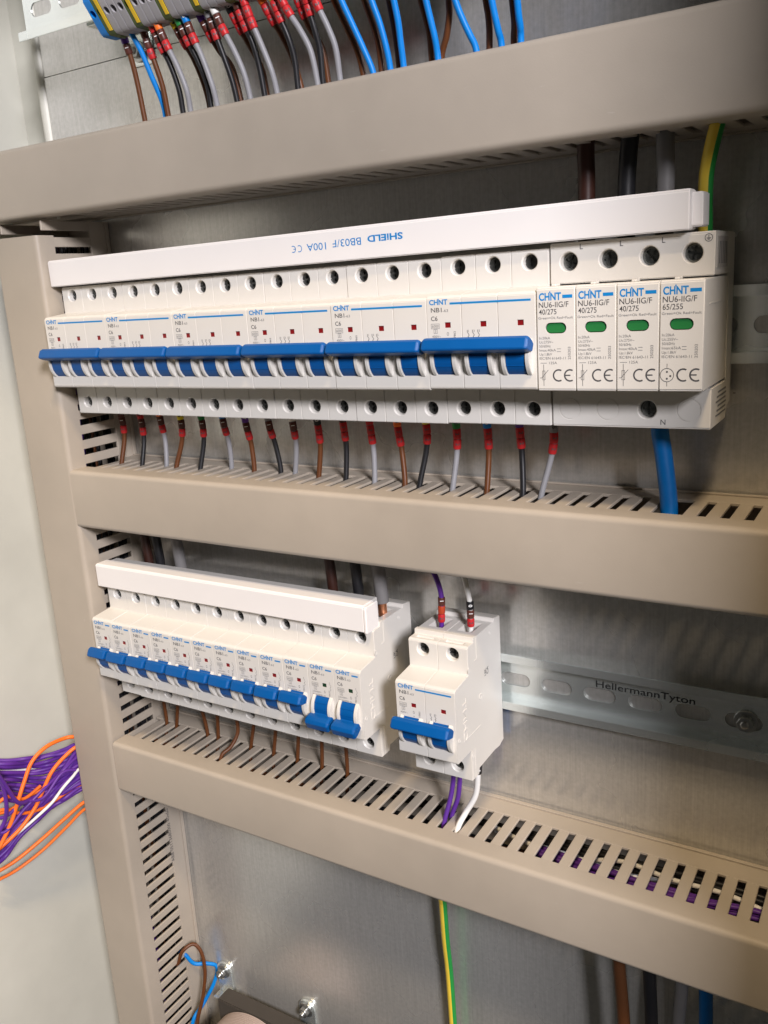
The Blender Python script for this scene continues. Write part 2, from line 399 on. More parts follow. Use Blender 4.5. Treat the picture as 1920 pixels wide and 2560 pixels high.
# ------------------------------------------------------------------ breakers
W1 = 17.97
PROF = [(7.9, 41.4), (16, 42.4), (17, 40.5), (39.5, 40.5), (39.8, 41.3), (43, 41.3), (43.2, 38.6), (49.4, 38.6), (50.4, 37.6), (50.4, 22.6), (65.8, 20.9),
        (67.2, 19.6), (67.2, -21.2), (66.2, -22.2), (50.4, -22.2), (50.4, -41.0), (42.0, -41.0), (41.0, -37.8), (20.5, -37.4), (14, -38.2), (7.9, -36.5)]
body = MB().prism(PROF, 0.03, W1).mesh('pole_housing', WHITE, 0.28, 2)
cu = MB()
for z in (33.2, -33.6): cu.lathe((9, 0, z), 'd', [(43.2, 3.45), (49.6, 3.45), (50.5, 4.1), (56, 4.1)], 28)
cu.box(4.6, 13.4, 21, 35, 34, 46).box(4.6, 13.4, 20, 36, -46, -32)
cu.box(4.35, 13.75, 55.5, 75, -15.2, 0.4)
cu.box(9.35, 12.4, 66.2, 70, 6.4, 8.9)
cu.box(3.2, 14.6, 44.5, 47.8, 37.4, 42)
body = cut(body, cu.mesh('cutter', WHITE))
# half-round cheeks either side of the toggle
ck = MB()
for x0, x1 in ((2.35, 4.25), (13.85, 16.0)):
    ar = [(60.0 + 11.0 * math.cos(math.radians(a)), -7.4 + 11.0 * math.sin(math.radians(a))) for a in range(-48, 50, 8)]
    ck.prism([(66.9, ar[0][1])] + ar + [(66.9, ar[-1][1])], x0, x1)
CHEEK = ck.mesh('cheeks', WHITE, 0.3, 2)
rot_ = MB().lathe((4.5, 60.0, -7.4), 'x', [(0, 10.2), (9.1, 10.2)], 40)
for a in (-20, 4, 24):
    a = math.radians(a); rot_.box(4.5, 13.6, 60 + 10.1 * math.cos(a) - .3, 60 + 10.35 * math.cos(a), -7.4 + 10.35 * math.sin(a) - .25, -7.4 + 10.35 * math.sin(a) + .25)
ROTOR = rot_.mesh('toggle_drum', BLUE, 0.0)
def handle_mesh(x0, x1, neck, on):
    ang = math.radians(25 if on else -25)
    def tr(u, v): return (60 + u * math.cos(ang) - v * math.sin(ang), -7.4 + u * math.sin(ang) + v * math.cos(ang))
    pr_ = [(9.2, -2.1), (11.4, -2.7), (14.0, -3.2), (17.0, -3.3), (17.6, -2.7), (17.6, 0), (17.6, 1.7), (16.1, 3.3), (14.0, 3.3), (11.4, 2.9), (9.2, 2.1)]
    b = MB()
    # outer bar with drawn-in ends, plus a neck per pole
    secs = [(x0, 0.80), (x0 + 0.9, 0.97), (x0 + 1.8, 1.0), (x1 - 1.8, 1.0), (x1 - 0.9, 0.97), (x1, 0.80)]
    V = []; n = len(pr_)
    for x, s in secs:
        for u, v in pr_:
            uu = 14 + (u - 14) * s if u > 11 else 11.0 + (u - 11) * 0.5
            a_, b_ = tr(uu, v * s); V.append((x, a_, b_))
    F = [tuple(range(n))[::-1], tuple(range((len(secs) - 1) * n, len(secs) * n))]
    for j in range(len(secs) - 1): F += [(j * n + i, j * n + (i + 1) % n, (j + 1) * n + (i + 1) % n, (j + 1) * n + i) for i in range(n)]
    b.add(V, F)
    for xn in neck:
        b.prism([tr(9.3, -2.6), tr(12, -2.6), tr(12, 2.6), tr(9.3, 2.6)], xn, xn + 8.6)
    return b.mesh('handle', BLUE, 0.18, 2, 24, ang=18)
def plus(a, b, t): return MB().prism([(t, t), (t, b), (-t, b), (-t, t), (-a, t), (-a, -t), (-t, -t), (-t, -b), (t, -b), (t, -t), (a, -t), (a, t)], 2.0, 5, 'd')
sc_ = MB().lathe((0, 0, 0), 'd', [(0, 3.25), (3.0, 3.25), (3.4, 2.8)], 24).mesh('screw', SCREWD)
SCR = cut(sc_, plus(3.9, 2.0, 0.5).mesh('c', SCREW))
IND_R = MB().box(9.4, 12.35, 66.25, 66.8, 6.45, 8.85).mesh('flag_red', REDW); IND_G = MB().box(9.4, 12.35, 66.25, 66.8, 6.45, 8.85).mesh('flag_green', GRNW)
def clip_mesh(wd):
    return MB().prism([(7.85, -18.3), (3.0, -18.3), (3.0, -38.8), (7.0, -41.0), (7.85, -40)], 2.5, wd - 2.5).mesh('rail_clip', BLUE, 0.3, 1)
FD = 67.2 + 0.06
def logo(b, x, z, w_, h, D=FD):
    b.text('CHNT', (x, D, z), h, w_, 0.03)
    b.box(x + w_ * 0.475, x + w_ * 0.525, D - 0.03, D, z + h * 1.02, z + h * 1.22)
def print_meshes(n):
    a = MB(); logo(a, 1.75, 17.0, 9.5, 2.25)
    a.box(12.35, n * 18 - 2.1 if n > 1 else 16.5, FD - 0.03, FD, 16.85, 17.75)
    k = MB(); k.text('NB1', (2.5, FD, 13.6), 2.0, 5.6, 0.008); k.text('C6', (2.35, FD, 9.75), 2.0, 3.4, 0.008)
    g = MB(); g.text('-63', (8.6, FD, 13.6), 1.2, 2.8)
    def frame(x0, x1, z0, z1, t=0.16):
        g.box(x0, x1, FD - .03, FD, z0, z0 + t).box(x0, x1, FD - .03, FD, z1 - t, z1).box(x0, x0 + t, FD - .03, FD, z0 + t, z1 - t).box(x1 - t, x1, FD - .03, FD, z0 + t, z1 - t)
    frame(2.2, 6.6, 6.1, 8.4); frame(3.5, 5.4, 3.9, 6.0)
    g.text('6000', (2.65, FD, 6.65), 1.2, 3.5); g.text('3', (4.1, FD, 4.3), 1.2)
    if n == 1:
        g.text('230/400V~', (2.2, FD, 2.2), 1.0, 6.6); g.text('IEC60898-1', (2.2, FD, 0.55), 0.95, 8.0)
        k.text('I  O', (11.4, FD, 0.9), 1.0, 3.4, u=(0, 0, 1), v=(-1, 0, 0)); g.text('178625', (14.6, FD, 0.3), 1.0, 4.6, u=(0, 0, 1), v=(-1, 0, 0))
        sw = [(14.6, 10.3), (14.6, 9.2), (15.5, 7.6), (14.7, 6.4), (15.4, 5.6), (14.7, 4.9)]
    else:
        g.text('400V~', (2.5, FD, 2.0), 1.1, 4.6)
        k.text('I  O', (11.3, FD, 1.2), 1.0, 3.2, u=(0, 0, 1), v=(-1, 0, 0)); k.text('17862', (14.8, FD, 1.2), 1.0, 3.6, u=(0, 0, 1), v=(-1, 0, 0))
        sw = None
    if sw:
        for (x0, z0), (x1, z1) in zip(sw, sw[1:]):
            L_ = math.hypot(x1 - x0, z1 - z0); nx, nz = -(z1 - z0) / L_ * .09, (x1 - x0) / L_ * .09
            g.add([(x0 + nx, FD, z0 + nz), (x0 - nx, FD, z0 - nz), (x1 - nx, FD, z1 - nz), (x1 + nx, FD, z1 + nz)], [(0, 1, 2, 3)])
    else:
        for p in range(n):
            xo = 20.8 + 2.6 * p
            sw = [(xo, 5.2), (xo, 4.2), (xo + 0.9, 2.8), (xo + .2, 2.1), (xo + .9, 1.6), (xo + .3, 1.0)]
            k.text(str(2 * p + 1), (xo + .5, FD, 4.2), 1.0)
            for (x0, z0), (x1, z1) in zip(sw, sw[1:]):
                L_ = math.hypot(x1 - x0, z1 - z0); nx, nz = -(z1 - z0) / L_ * .12, (x1 - x0) / L_ * .12
                k.add([(x0 + nx, FD, z0 + nz), (x0 - nx, FD, z0 - nz), (x1 - nx, FD, z1 - nz), (x1 + nx, FD, z1 + nz)], [(0, 1, 2, 3)])
    return [x.mesh(nm, mt, recalc=False, smooth=0) for x, nm, mt in ((a, 'logo', INKB), (k, 'rating_print', INKK), (g, 'small_print', INKG))]
PRINT = {n: print_meshes(n) for n in (1, 2, 3)}
HAND = {(n, on): handle_mesh(0.7 if n > 1 else 0.9, n * 18 - 0.7 if n > 1 else 17.0, [4.7 + 18 * i for i in range(n)], on) for n, on in ((1, True), (1, False), (2, True), (3, True))}
CLIP = {n: clip_mesh(18 * n) for n in (1, 2, 3)}
# details moulded into an exposed side wall
sd = MB()
for d, z, rr in ((49.4, 24.8, 1.7), (36.7, 3.9, 1.9), (64.0, -9.3, 1.3), (48.7, -26.2, 1.5), (22, 36, 1.2)): sd.lathe((0, d, z), 'x', [(0, rr), (0.22, rr), (0.3, rr * .8), (0.12, rr * .6), (0.12, 0.05)], 18)
sd.box(0, 0.25, 39.4, 40.0, 28, 40).box(0, .25, 40.0, 42.4, 27.4, 28.0).box(0, .2, 38, 59, -12.9, -12.5)
for d in (46, 49): sd.box(0, .25, d, d + .5, -40.5, -23)
SIDE = sd.mesh('moulded_side', WHITE, 0.08, 1)
sp = MB().text('UK', (0.12, 28.5, 13.5), 2.2, None, .01, u=(0, 0, 1), v=(0, 1, 0)).text('CA', (0.12, 25.6, 13.5), 2.2, None, .01, u=(0, 0, 1), v=(0, 1, 0))
SIDEP = sp.mesh('side_print', INKK, recalc=False, smooth=0)
_v, _f = text3d('CHNT')
SIDEG = MB().add([(c_ * 6.0 + 0.25, 58.5 - b_ * 6.0, -14 + a_ * 9.0) for a_, b_, c_ in _v], _f).mesh('embossed_word', WHITE, smooth=0)
def breaker(n, X, Z, on, label, group, side=False):
    r = thing(['', 'single_pole_breaker', 'two_pole_breaker', 'three_pole_breaker'][n], label, 'circuit breaker', (X + random.uniform(-.04, .04), random.uniform(-.25, .25), Z + random.uniform(-.3, .3)), group)
    for i in range(n):
        h = obj('pole_housing', body, r, (18 * i, 0, 0))
        obj('toggle_cheeks', CHEEK, h)
        obj('status_flag', IND_R if on else IND_G, h)
        obj('toggle_drum', ROTOR, h)
        for z in (33.2, -33.6): obj('terminal_screw', SCR, h, (9, 44.0, z))
    obj('handle', HAND[(n, on)], r)
    for nm, me in zip(('logo', 'rating_print', 'small_print'), PRINT[n]): obj(nm, me, r)
    obj('rail_clip', CLIP[n], r)
    if side:
        obj('moulded_side', SIDE, r, (18 * (n - 1) + W1 - 0.02, 0, 0)); obj('side_print', SIDEP, r, (18 * (n - 1) + W1, 0, 0)); obj('embossed_word', SIDEG, r, (18 * (n - 1) + W1 - .2, 0, 0))
    return r
POS3 = ['at the vertical duct end of its row', 'second from the vertical duct', 'third from the vertical duct', 'fourth from the vertical duct', 'fifth from the vertical duct', 'next to the surge arrester']
for i in range(6):
    breaker(3, 54 * i + 0.05, 0, True, 'white three-pole breaker with wide blue handle, ' + POS3[i], 'three-pole breakers in the upper row')
Z2 = -199.2; X2 = 0.5
for i in range(12):
    on = i < 10
    if on: lb = 'narrow single-pole breaker with raised blue switch, %s from the vertical duct' % ORD[i]
    elif i == 10: lb = 'single-pole breaker with lowered switch and green flag, between two other breakers'
    else: lb = 'single-pole breaker with lowered switch and green flag, at the open end of the row'
    breaker(1, X2 + 18 * i, Z2, on, lb, 'single-pole breakers in the lower row', side=(i == 11))
breaker(2, 239.0, Z2, True, 'two-pole breaker standing alone on the lower rail with purple and white wires', None, side=True)

# ------------------------------------------------------------------ surge arrester
SX = 324.3; SW = 70.6; SP = SW / 4
r = thing('surge_arrester', 'four-module surge arrester with green windows at the end of the upper row', 'surge arrester', (SX, 0, 0))
bp = [(8, 40.6), (49.2, 40.6), (50, 39.8), (50, 23.0), (21, 23.0), (21, -23.2), (50, -23.2), (50, -40.4), (49.2, -41), (18, -41), (15, -36), (8, -34)]
b = MB().prism(bp, 0.25, SW).mesh('spd_base', WHITE, 0.4, 2)
c = MB()
for k in range(4): c.lathe((SP * (k + .5), 0, 32.4), 'd', [(40, 4.0), (49.4, 4.0), (50.1, 4.5), (56, 4.5)], 28)
c.lathe((SP * 2.5 - .3, 0, -32.6), 'd', [(40, 4.0), (49.4, 4.0), (50.1, 4.5), (56, 4.5)], 28)
for k in (0, 1, 3):  # sealed openings: a ring groove
    for rr0, rr1 in ((4.7, 5.2),):
        cc = [(SP * (k + .5) - .2 + rr1 * math.cos(t), -32.6 + rr1 * math.sin(t)) for t in [2 * math.pi * i / 30 for i in range(30)]]
        c2 = [(SP * (k + .5) - .2 + rr0 * math.cos(t), -32.6 + rr0 * math.sin(t)) for t in [2 * math.pi * i / 30 for i in range(30)]]
        V = [(a, 49.75, z) for a, z in cc] + [(a, 49.75, z) for a, z in c2] + [(a, 52, z) for a, z in cc] + [(a, 52, z) for a, z in c2]
        F = []
        for i in range(30):
            j = (i + 1) % 30
            F += [(i, j, 30 + j, 30 + i), (60 + i, 90 + i, 90 + j, 60 + j), (i, 60 + i, 60 + j, j), (30 + i, 30 + j, 90 + j, 90 + i)]
        c.add(V, F)
obj('base', cut(b, c.mesh('c', WHITE)), r)
BSC = cut(MB().lathe((0, 0, 0), 'd', [(0, 3.8), (3.0, 3.8), (3.5, 3.2)], 24).mesh('screw', SCREWS), plus(2.9, 2.9, 0.55).mesh('c', SCREW))
for k in range(4): s_ = obj('terminal_screw', BSC, r, (SP * (k + .5), 42.6, 32.4)); s_.rotation_euler = (0, 0.4 + k, 0)
obj('terminal_screw', BSC, r, (SP * 2.5 - .3, 42.6, -32.6))
pr_ = MB()
for k in range(3): pr_.text('L', (SP * (k + .5) + 5.2, 50.06, 37.3), 2.3)
pr_.text('N', (SP * 2.5 + 5.6, 50.06, -39.1), 2.3)
def ring2(b, x, z, r0, r1, D, n=24, a0=0, a1=360):
    V = []; 
    for i in range(n + 1):
        t = math.radians(a0 + (a1 - a0) * i / n); V += [(x + r0 * math.cos(t), D, z + r0 * math.sin(t)), (x + r1 * math.cos(t), D, z + r1 * math.sin(t))]
    b.add(V, [(2 * i, 2 * i + 1, 2 * i + 3, 2 * i + 2) for i in range(n)])
ex, ez = SP * 3.5 + 6.2, 38.0
ring2(pr_, ex, ez, 1.35, 1.6, 50.06)
for x0, x1, z0, z1 in ((-.12, .12, -.1, 1.1), (-.9, .9, -.25, -.02), (-.6, .6, -.6, -.4), (-.3, .3, -.95, -.75)): pr_.box(ex + x0, ex + x1, 50.03, 50.06, ez + z0, ez + z1)
obj('terminal_marks', pr_.mesh('marks', INKK, recalc=False, smooth=0), r)
mod = MB().prism([(21.3, 22.4), (66.4, 22.4), (67.2, 21.6), (67.2, -21.6), (66.4, -22.4), (21.3, -22.4)], 0.1, SP - 0.1).mesh('module', WHITE, 0.4, 2)
def stad(x0, x1, zc, hh): return rounded_slot((x0 + x1) / 2, zc, x1 - x0, hh)
mod = cut(mod, MB().prism(stad(4.0, 13.6, 5.0, 2.35), 65.9, 70, 'd').mesh('c', WHITE))
WINM = MB().prism(stad(4.1, 13.5, 5.0, 2.25), 65.95, 66.5, 'd').mesh('window', GRNI, 0.3, 2)
for k in range(4):
    md = obj('plug_in_module', mod, r, (SP * k, 0, 0))
    obj('status_window', WINM, md)
    a = MB(); logo(a, 1.4, 16.9, 10.0, 3.0); a.box(12.0, 16.4, FD - .03, FD, 17.5, 18.9)
    obj('logo', a.mesh('l', INKB, recalc=False, smooth=0), md)
    kx = MB(); kx.text('NU6-\u0406\u0406G/F' if False else 'NU6-IIG/F', (1.3, FD, 13.8), 2.3, 13.4, .004); kx.text('65/255' if k == 3 else '40/275', (1.3, FD, 10.9), 2.2, 8.0, .004)
    # CE mark
    ce = MB(); ring2(ce, 9.9, -15.4, 2.1, 2.75, FD, 14, 60, 300); ring2(ce, 15.0, -15.4, 2.1, 2.75, FD, 14, 60, 300); ce.box(12.9, 15.2, FD - .03, FD, -15.65, -15.1)
    obj('conformity_mark', ce.mesh('ce', INKK, recalc=False, smooth=0), md)
    vx = MB()
    if k < 3:
        vx.box(2.9, 3.1, FD - .03, FD, -20, -10.6); vx.box(2.35, 2.5, FD - .03, FD, -17.3, -13.4).box(3.5, 3.65, FD - .03, FD, -17.3, -13.4).box(2.35, 3.65, FD - .03, FD, -17.4, -17.25).box(2.35, 3.65, FD - .03, FD, -13.5, -13.35)
        vx.add([(1.2, FD, -16.6), (1.2, FD, -16.4), (2.0, FD, -16.4), (5.0, FD, -13.0), (5.2, FD, -13.1), (2.1, FD, -16.6)], [(0, 1, 2, 3, 4, 5)])
    else:
        ring2(vx, 3.4, -15.4, 2.6, 2.85, FD, 28)
        for dx, dz in ((0, 1.3), (0, -1.5), (1.4, -.4)): vx.lathe((3.4 + dx, FD - .03, -15.4 + dz), 'd', [(0, .42), (.03, .42)], 10)
        vx.box(3.3, 3.5, FD - .03, FD, -20, -18.2).box(3.3, 3.5, FD - .03, FD, -12.6, -10.8)
    obj('circuit_symbol', vx.mesh('v', INKK, recalc=False, smooth=0), md)
    obj('rating_print', kx.mesh('k', INKK, recalc=False, smooth=0), md)
    g = MB(); g.text('Green=Ok Red=Fault', (1.0, FD, 8.9), 1.0, 15.6)
    lines = ['In:20kA', 'Uc:255V~' if k == 3 else 'Uc:275V~', '50/60Hz', 'Imax:65kA' if k == 3 else 'Imax:40kA', 'Up:1.8kV', 'IEC/EN 61643-11']
    for j, (tx, wd) in enumerate(zip(lines, (5.0, 6.4, 5.2, 7.6, 5.8, 12.0))): g.text(tx, (1.2, FD, 0.3 - 1.75 * j), 1.1, wd)
    if k < 3: g.text('125A', (5.6, FD, -10.5), 1.1, 3.6); g.box(1.6, 4.6, FD - .03, FD, -10.1, -9.9)
    g.text('250203', (15.4, FD, -8.5), 1.2, 5.4, u=(0, 0, 1), v=(-1, 0, 0))
    g.box(9.2, 11, FD - .03, FD, -5.2, -5.0).box(9.2, 11, FD - .03, FD, -4.0, -3.8)
    obj('small_print', g.mesh('g', INKG, recalc=False, smooth=0), md)
    obj('release_catch', MB().box(3.6, 5.6, 52, 58, 22.42, 23.4).mesh('catch', WHITE, .2, 1), md)
obj('side_label', MB().box(SW, SW + 0.15, 24, 46, 26, 38.5).mesh('sl', LABEL), r)
g = MB()
for j in range(5): g.box(SW + .15, SW + .2, 27 + j * 3.4, 28.6 + j * 3.4, 27.5, 36.5)
for j in range(6): g.box(SW + .02, SW + .1, 18 + j % 2, 40 - 2 * (j % 3), -37 + 2 * j, -36.2 + 2 * j)
obj('side_print', g.mesh('g', INKG), r)
obj('rail_clip', CLIP[3], r, (10, 0, 0))
obj('side_rib', MB().box(SW, SW + .3, 21.2, 21.8, -22, 22).box(SW - .1, SW + .05, 26, 58, 12, 12.4).mesh('rib', WHITE), r)

# ------------------------------------------------------------------ busbar covers
def busbar(label, x0, x1, z, tilt, cap):
    r = thing('busbar_cover', label, 'busbar', (x0, 0, z))
    L_ = x1 - x0
    o = [(43.6, 0), (43.6, 15.2), (44.3, 15.9), (54.2, 15.9), (55.2, 14.9), (55.2, 0)]
    obj('front_cover', MB().prism(o, 0, L_).mesh('bc', BUSW, 0.4, 2), r)
    obj('insulator_strip', MB().box(1.5, L_ - 1.5, 37.0, 43.5, 2.6, 15.0).mesh('ins', GREYW, 0.4, 2), r)
    if cap == 'end': obj('end_cap', MB().prism([(42.5, -0.6), (42.5, 15.2), (54.6, 15.4), (55.6, 14.4), (55.6, -0.6)], L_ + .15, L_ + 2.2).mesh('cap', BUSW, 0.5, 2), r)
    else: obj('end_cap', MB().box(L_ - 1, L_ + 4.2, 38, 50, 1.2, 14.6).mesh('cap', BUSW, 0.5, 2), r)
    r.rotation_euler = (0, -tilt, 0)
    return r
b1 = busbar('long white busbar cover with upside-down blue print over the three-pole breakers', -3.2, 385.6, 39.3, math.radians(0.33), 'plug')
tx = MB()
for word, xa, xb, zc, h, bd in (('SHiELD', 252.9, 233.0, 51.3, 2.9, .03), ('BB03/F', 229.2, 212.3, 51.0, 3.5, 0.0), ('100A', 208.2, 196.3, 50.4, 3.5, 0.0)):
    tx.text(word, (xa + 3.2, 55.27, zc - 39.3 - 1.35), h, abs(xa - xb), bd, u=(-1, 0, 0), v=(0, 0, -1))
cx_ = 190.2 + 3.2; cz_ = 7.9
ring2(tx, cx_ + 1.3, cz_, 1.35, 1.75, 55.27, 12, -120, 120); ring2(tx, cx_ - 2.6, cz_, 1.35, 1.75, 55.27, 12, -120, 120); tx.box(cx_ - 2.4, cx_ - 1.0, 55.24, 55.27, cz_ - .2, cz_ + .2)
obj('printed_text', tx.mesh('bt', INKB, recalc=False, smooth=0), b1)
b2 = busbar('shorter white busbar cover with end cap over the single-pole breakers', -2.6, 213.6, Z2 + 39.5, -math.radians(0.15), 'end')

# ------------------------------------------------------------------ wires
DIG = {'black': '0', 'darkbrown': '1', 'red': '2', 'orange': '3', 'yellow': '4', 'green': '5', 'blue': '6', 'purple': '7', 'grey': '8', 'white': '9'}
def wire(label, pts, rad, color, group=None, marks=(), mark_from=0.0, mark_len=7.2, cat='wire', name='wire', two=None, frm_dir=None):
    """marks: colours in order from the path's start, mm along the path"""
    P = smooth_path(pts, 7)
    mats = [WM[color]] if two is None else [WM[color], WM[two]]
    me = MB().tube(P, rad, 12, (lambda j, n: 0 if (2 <= j <= 8 if pts[-1][2] > pts[0][2] else 4 <= j <= 9) else 1) if two else None).mesh('wire', mats, recalc=True, smooth=60)
    if not marks:
        o = obj(name, me); return tag(o, label, cat, group)
    r = thing(name, label, cat, (0, 0, 0), group)
    base = P[0]
    r.location = (base[0] * MM, -base[1] * MM, base[2] * MM)
    off = (-base[0], -base[1], -base[2])
    obj('insulation', me, r, off)
    cum = [0]
    for a, b in zip(P, P[1:]): cum.append(cum[-1] + (b - a).length)
    def at(s):
        for i in range(len(P) - 1):
            if s <= cum[i + 1]: t = (s - cum[i]) / max(1e-6, cum[i + 1] - cum[i]); return P[i].lerp(P[i + 1], t)
        return P[-1]
    s = mark_from
    for ci, mk in enumerate(marks):
        a, b = at(s + .15), at(s + mark_len - .15)
        rr = rad * 1.42
        mid = a.lerp(b, .5)
        sl = obj('marker_sleeve', MB().tube([a, a.lerp(b, .1), mid, a.lerp(b, .9), b], [rr * .92, rr, rr, rr, rr * .92], 14).mesh('sleeve', WM[mk], smooth=50), r, off)
        if mk in DIG:
            t = (b - a).normalized(); n_ = Vector((CX, -CY, CZ)) - mid; n_ = (n_ - t * n_.dot(t)).normalized()
            # digits are printed all round; the one facing the room is built
            n_ = Vector((0.55, 0.83, 0.0)); n_ = (n_ - t * n_.dot(t)).normalized()
            side = t.cross(n_)
            if side.z < 0: side = -side
            u_ = -t if t.z > 0 else t; v_ = side if side.x > 0 else -side
            o = mid + n_ * (rr + .05) - u_ * 0.9 - v_ * 1.0
            obj('digit', MB().text(DIG[mk], o, 2.0, None, .02, u=tuple(u_), v=tuple(v_)).mesh('d', INKW if mk in ('black', 'darkbrown', 'blue', 'purple', 'green') and mk != 'green' else INKK, recalc=False, smooth=0), sl, (0, 0, 0))
        s += mark_len
    return r
s3 = 700 / 1659.
def r3(x, y): return (x * s3, 600 + y * s3)
def r4(x, y): return (600 + x * s3, 550 + y * s3)
def r5(x, y): return (1220 + x * s3, 450 + y * s3)
bots = [r3(716, 1318), r3(880, 1318), r3(1020, 1322), r3(1088, 1330), r3(1222, 1340), r3(1398, 1335), r4(118, 1470), r4(285, 1478), r4(365, 1478), r4(497, 1500), r4(655, 1515), r4(825, 1530), r4(1005, 1545), r4(1088, 1555), r4(1275, 1580), r4(1468, 1595), r5(205, 1850), r5(320, 1860)]
UNIT = ['black', 'darkbrown', 'red', 'orange', 'yellow', 'green', 'blue', 'purple', 'grey', 'white']
COL3 = ['brown', 'black', 'grey']
for i in range(18):
    num = 11 + i; tens, un = UNIT[num // 10], UNIT[num % 10]
    X = 18 * i + 9.05
    zt = -97.4 + 19.6 - 0.0058 * (X + 7)
    b_ = px(*bots[i], Z=zt)
    xe = 6.9 + 10.095 * round((b_[0] - 6.9) / 10.095)
    xe = b_[0] + max(-1.2, min(1.2, xe - b_[0])) if abs(xe - b_[0]) < 2.2 else xe
    de = max(19.5, min(28, b_[1] + 4))
    pts = [(X, 25.5, -33), (X, 25, -42), (X + .3, 24, -52), (X + (xe - X) * .35, 22.5 + (de - 23) * .4 - .6, -63), (xe, de, zt), (xe - .3, de + 2.5, zt - 10), (xe + 4, de + 8, zt - 20)]
    br = ['left', 'second', 'third', 'fourth', 'fifth', 'sixth'][i // 3]
    wire('%s wire with %s, %s and red number sleeves under the upper breakers' % (COL3[i % 3], {'darkbrown': 'brown'}.get(un, un), {'darkbrown': 'brown'}.get(tens, tens)),
         pts, 1.55, COL3[i % 3], 'numbered wires under the upper breakers', (un, tens, 'red'), 9.0 + 1.2 * math.sin(i * 2.3), 5.6)
# brown wires under the single-pole row
for i, xe in enumerate((7, 17, 47, 57, 78, 88, 108, 128, 148, 168)):
    X = X2 + 18 * i + 9; k = round((xe - 6.9) / 10.095); xe = 6.9 + 10.095 * k
    zt = -297.1 + 19.6 - 0.007 * (xe + 7)
    if i == 4: pts = [(X, 27, -232), (X, 27, -243), (X + 1, 26, -256), (X + 1.5, 27, -266), (X - .5, 33, -274), (xe, 39, zt), (xe, 42, zt - 8), (xe + 3, 44, zt - 18)]
    else: pts = [(X, 25, -232), (X, 24, -243), (X + (xe - X) * .5, 21.5, -260), (xe, 20, zt), (xe, 22, zt - 8), (xe + 3, 26, zt - 20)]
    wire('thin brown wire dropping from the %s single-pole breaker into the duct' % ORD[i], pts, 1.3, 'brown', 'brown wires under the single-pole breakers')
# terminal-strip wires
sa = 440 / 1659.
def za(x, y): return (180 + x * sa, y * sa)
def zb(x, y): return (580 + x * sa, y * sa)
def zc(x, y): return (960 + x * sa, y * sa)
TW = [('brown', za, [(500, 390), (560, 560), (620, 800), (685, 1120)], ('purple', 'darkbrown'), 'brown wire with purple and brown sleeves nearest the blue terminal'),
      ('blue', za, [(550, 300), (650, 480), (750, 720), (860, 990)], (), 'bright blue wire next to the first sleeved brown wire'),
      ('brown', za, [(720, 430), (790, 620), (855, 820), (905, 1070)], 211, ''), ('black', za, [(840, 440), (930, 620), (1010, 850), (1045, 1045)], 212, ''),
      ('grey', za, [(895, 430), (990, 620), (1080, 850), (1115, 1030)], 213, ''), ('brown', za, [(1050, 390), (1150, 560), (1240, 780), (1290, 960)], 214, ''),
      ('black', za, [(1095, 395), (1190, 580), (1275, 800), (1310, 995)], 215, ''), ('grey', za, [(1140, 350), (1230, 550), (1320, 800), (1365, 980)], 216, ''),
      ('brown', za, [(1290, 310), (1390, 480), (1510, 640), (1590, 930)], 217, ''), ('black', za, [(1345, 300), (1430, 530), (1510, 760), (1555, 945)], 218, ''),
      ('grey', za, [(1425, 280), (1530, 480), (1620, 690), (1675, 900)], 219, ''), ('brown', zb, [(70, 260), (150, 400), (280, 650), (330, 880)], 220, ''),
      ('black', zb, [(120, 240), (200, 420), (260, 640), (305, 880)], 221, ''), ('grey', zb, [(195, 230), (280, 430), (370, 660), (420, 850)], 222, ''),
      ('brown', zb, [(370, 170), (460, 320), (560, 520), (650, 810)], 223, ''), ('black', zb, [(445, 150), (530, 350), (590, 560), (620, 815)], 224, ''),
      ('grey', zb, [(530, 110), (640, 280), (740, 480), (800, 750)], 225, ''), ('brown', zb, [(660, 100), (740, 280), (850, 450), (905, 745)], 226, ''),
      ('black', zb, [(725, 90), (780, 280), (830, 480), (855, 765)], 227, ''), ('grey', zb, [(805, 50), (900, 250), (975, 450), (1015, 720)], 228, '')]
PAIRS = [(zb, [(960, 0), (1080, 260), (1180, 480), (1235, 685)], [(1030, 0), (1140, 240), (1240, 460), (1325, 665)]),
         (zb, [(1245, 0), (1320, 210), (1380, 420), (1410, 645)], [(1315, 0), (1390, 210), (1450, 430), (1490, 630)]),
         (zb, [(1480, 0), (1520, 200), (1550, 400), (1575, 605)], [(1525, 0), (1565, 200), (1590, 400), (1615, 600)]),
         (zc, [(345, 0), (390, 160), (430, 330), (450, 545)], [(395, 0), (440, 190), (480, 360), (505, 520)]),
         (zc, [(610, 0), (615, 150), (590, 340), (545, 520)], [(670, 0), (740, 180), (810, 330), (865, 450)]),
         (zc, [(960, 0), (985, 150), (995, 300), (995, 425)], [(1015, 0), (1050, 170), (1080, 300), (1105, 400)]),
         (zc, [(1210, 0), (1225, 150), (1230, 250), (1225, 370)], [(1255, 0), (1270, 150), (1285, 250), (1290, 350)])]
TOPZ = 122.1
def to3d(f, pp, dd, up=True):
    out = [px(*f(*p), D=d) for p, d in zip(pp, dd)]
    a, b = Vector(out[0]), Vector(out[1])
    if up:   # carried on up into the terminal
        dirn = (a - b).normalized(); k = max(0.5, (171.5 - a.z) / max(.3, dirn.z)); top = a + dirn * k * 0.95
        top.x = a.x + (top.x - a.x) * .8
        out = [tuple(top)] + out
    e = Vector(out[-1]); k = e - Vector(out[-2]); k.normalize()
    zt = 112
    out += [(e.x + k.x * 3, e.y - 1, min(e.z - 5, 118)), (e.x + k.x * 4, e.y - 2, zt)]
    return out
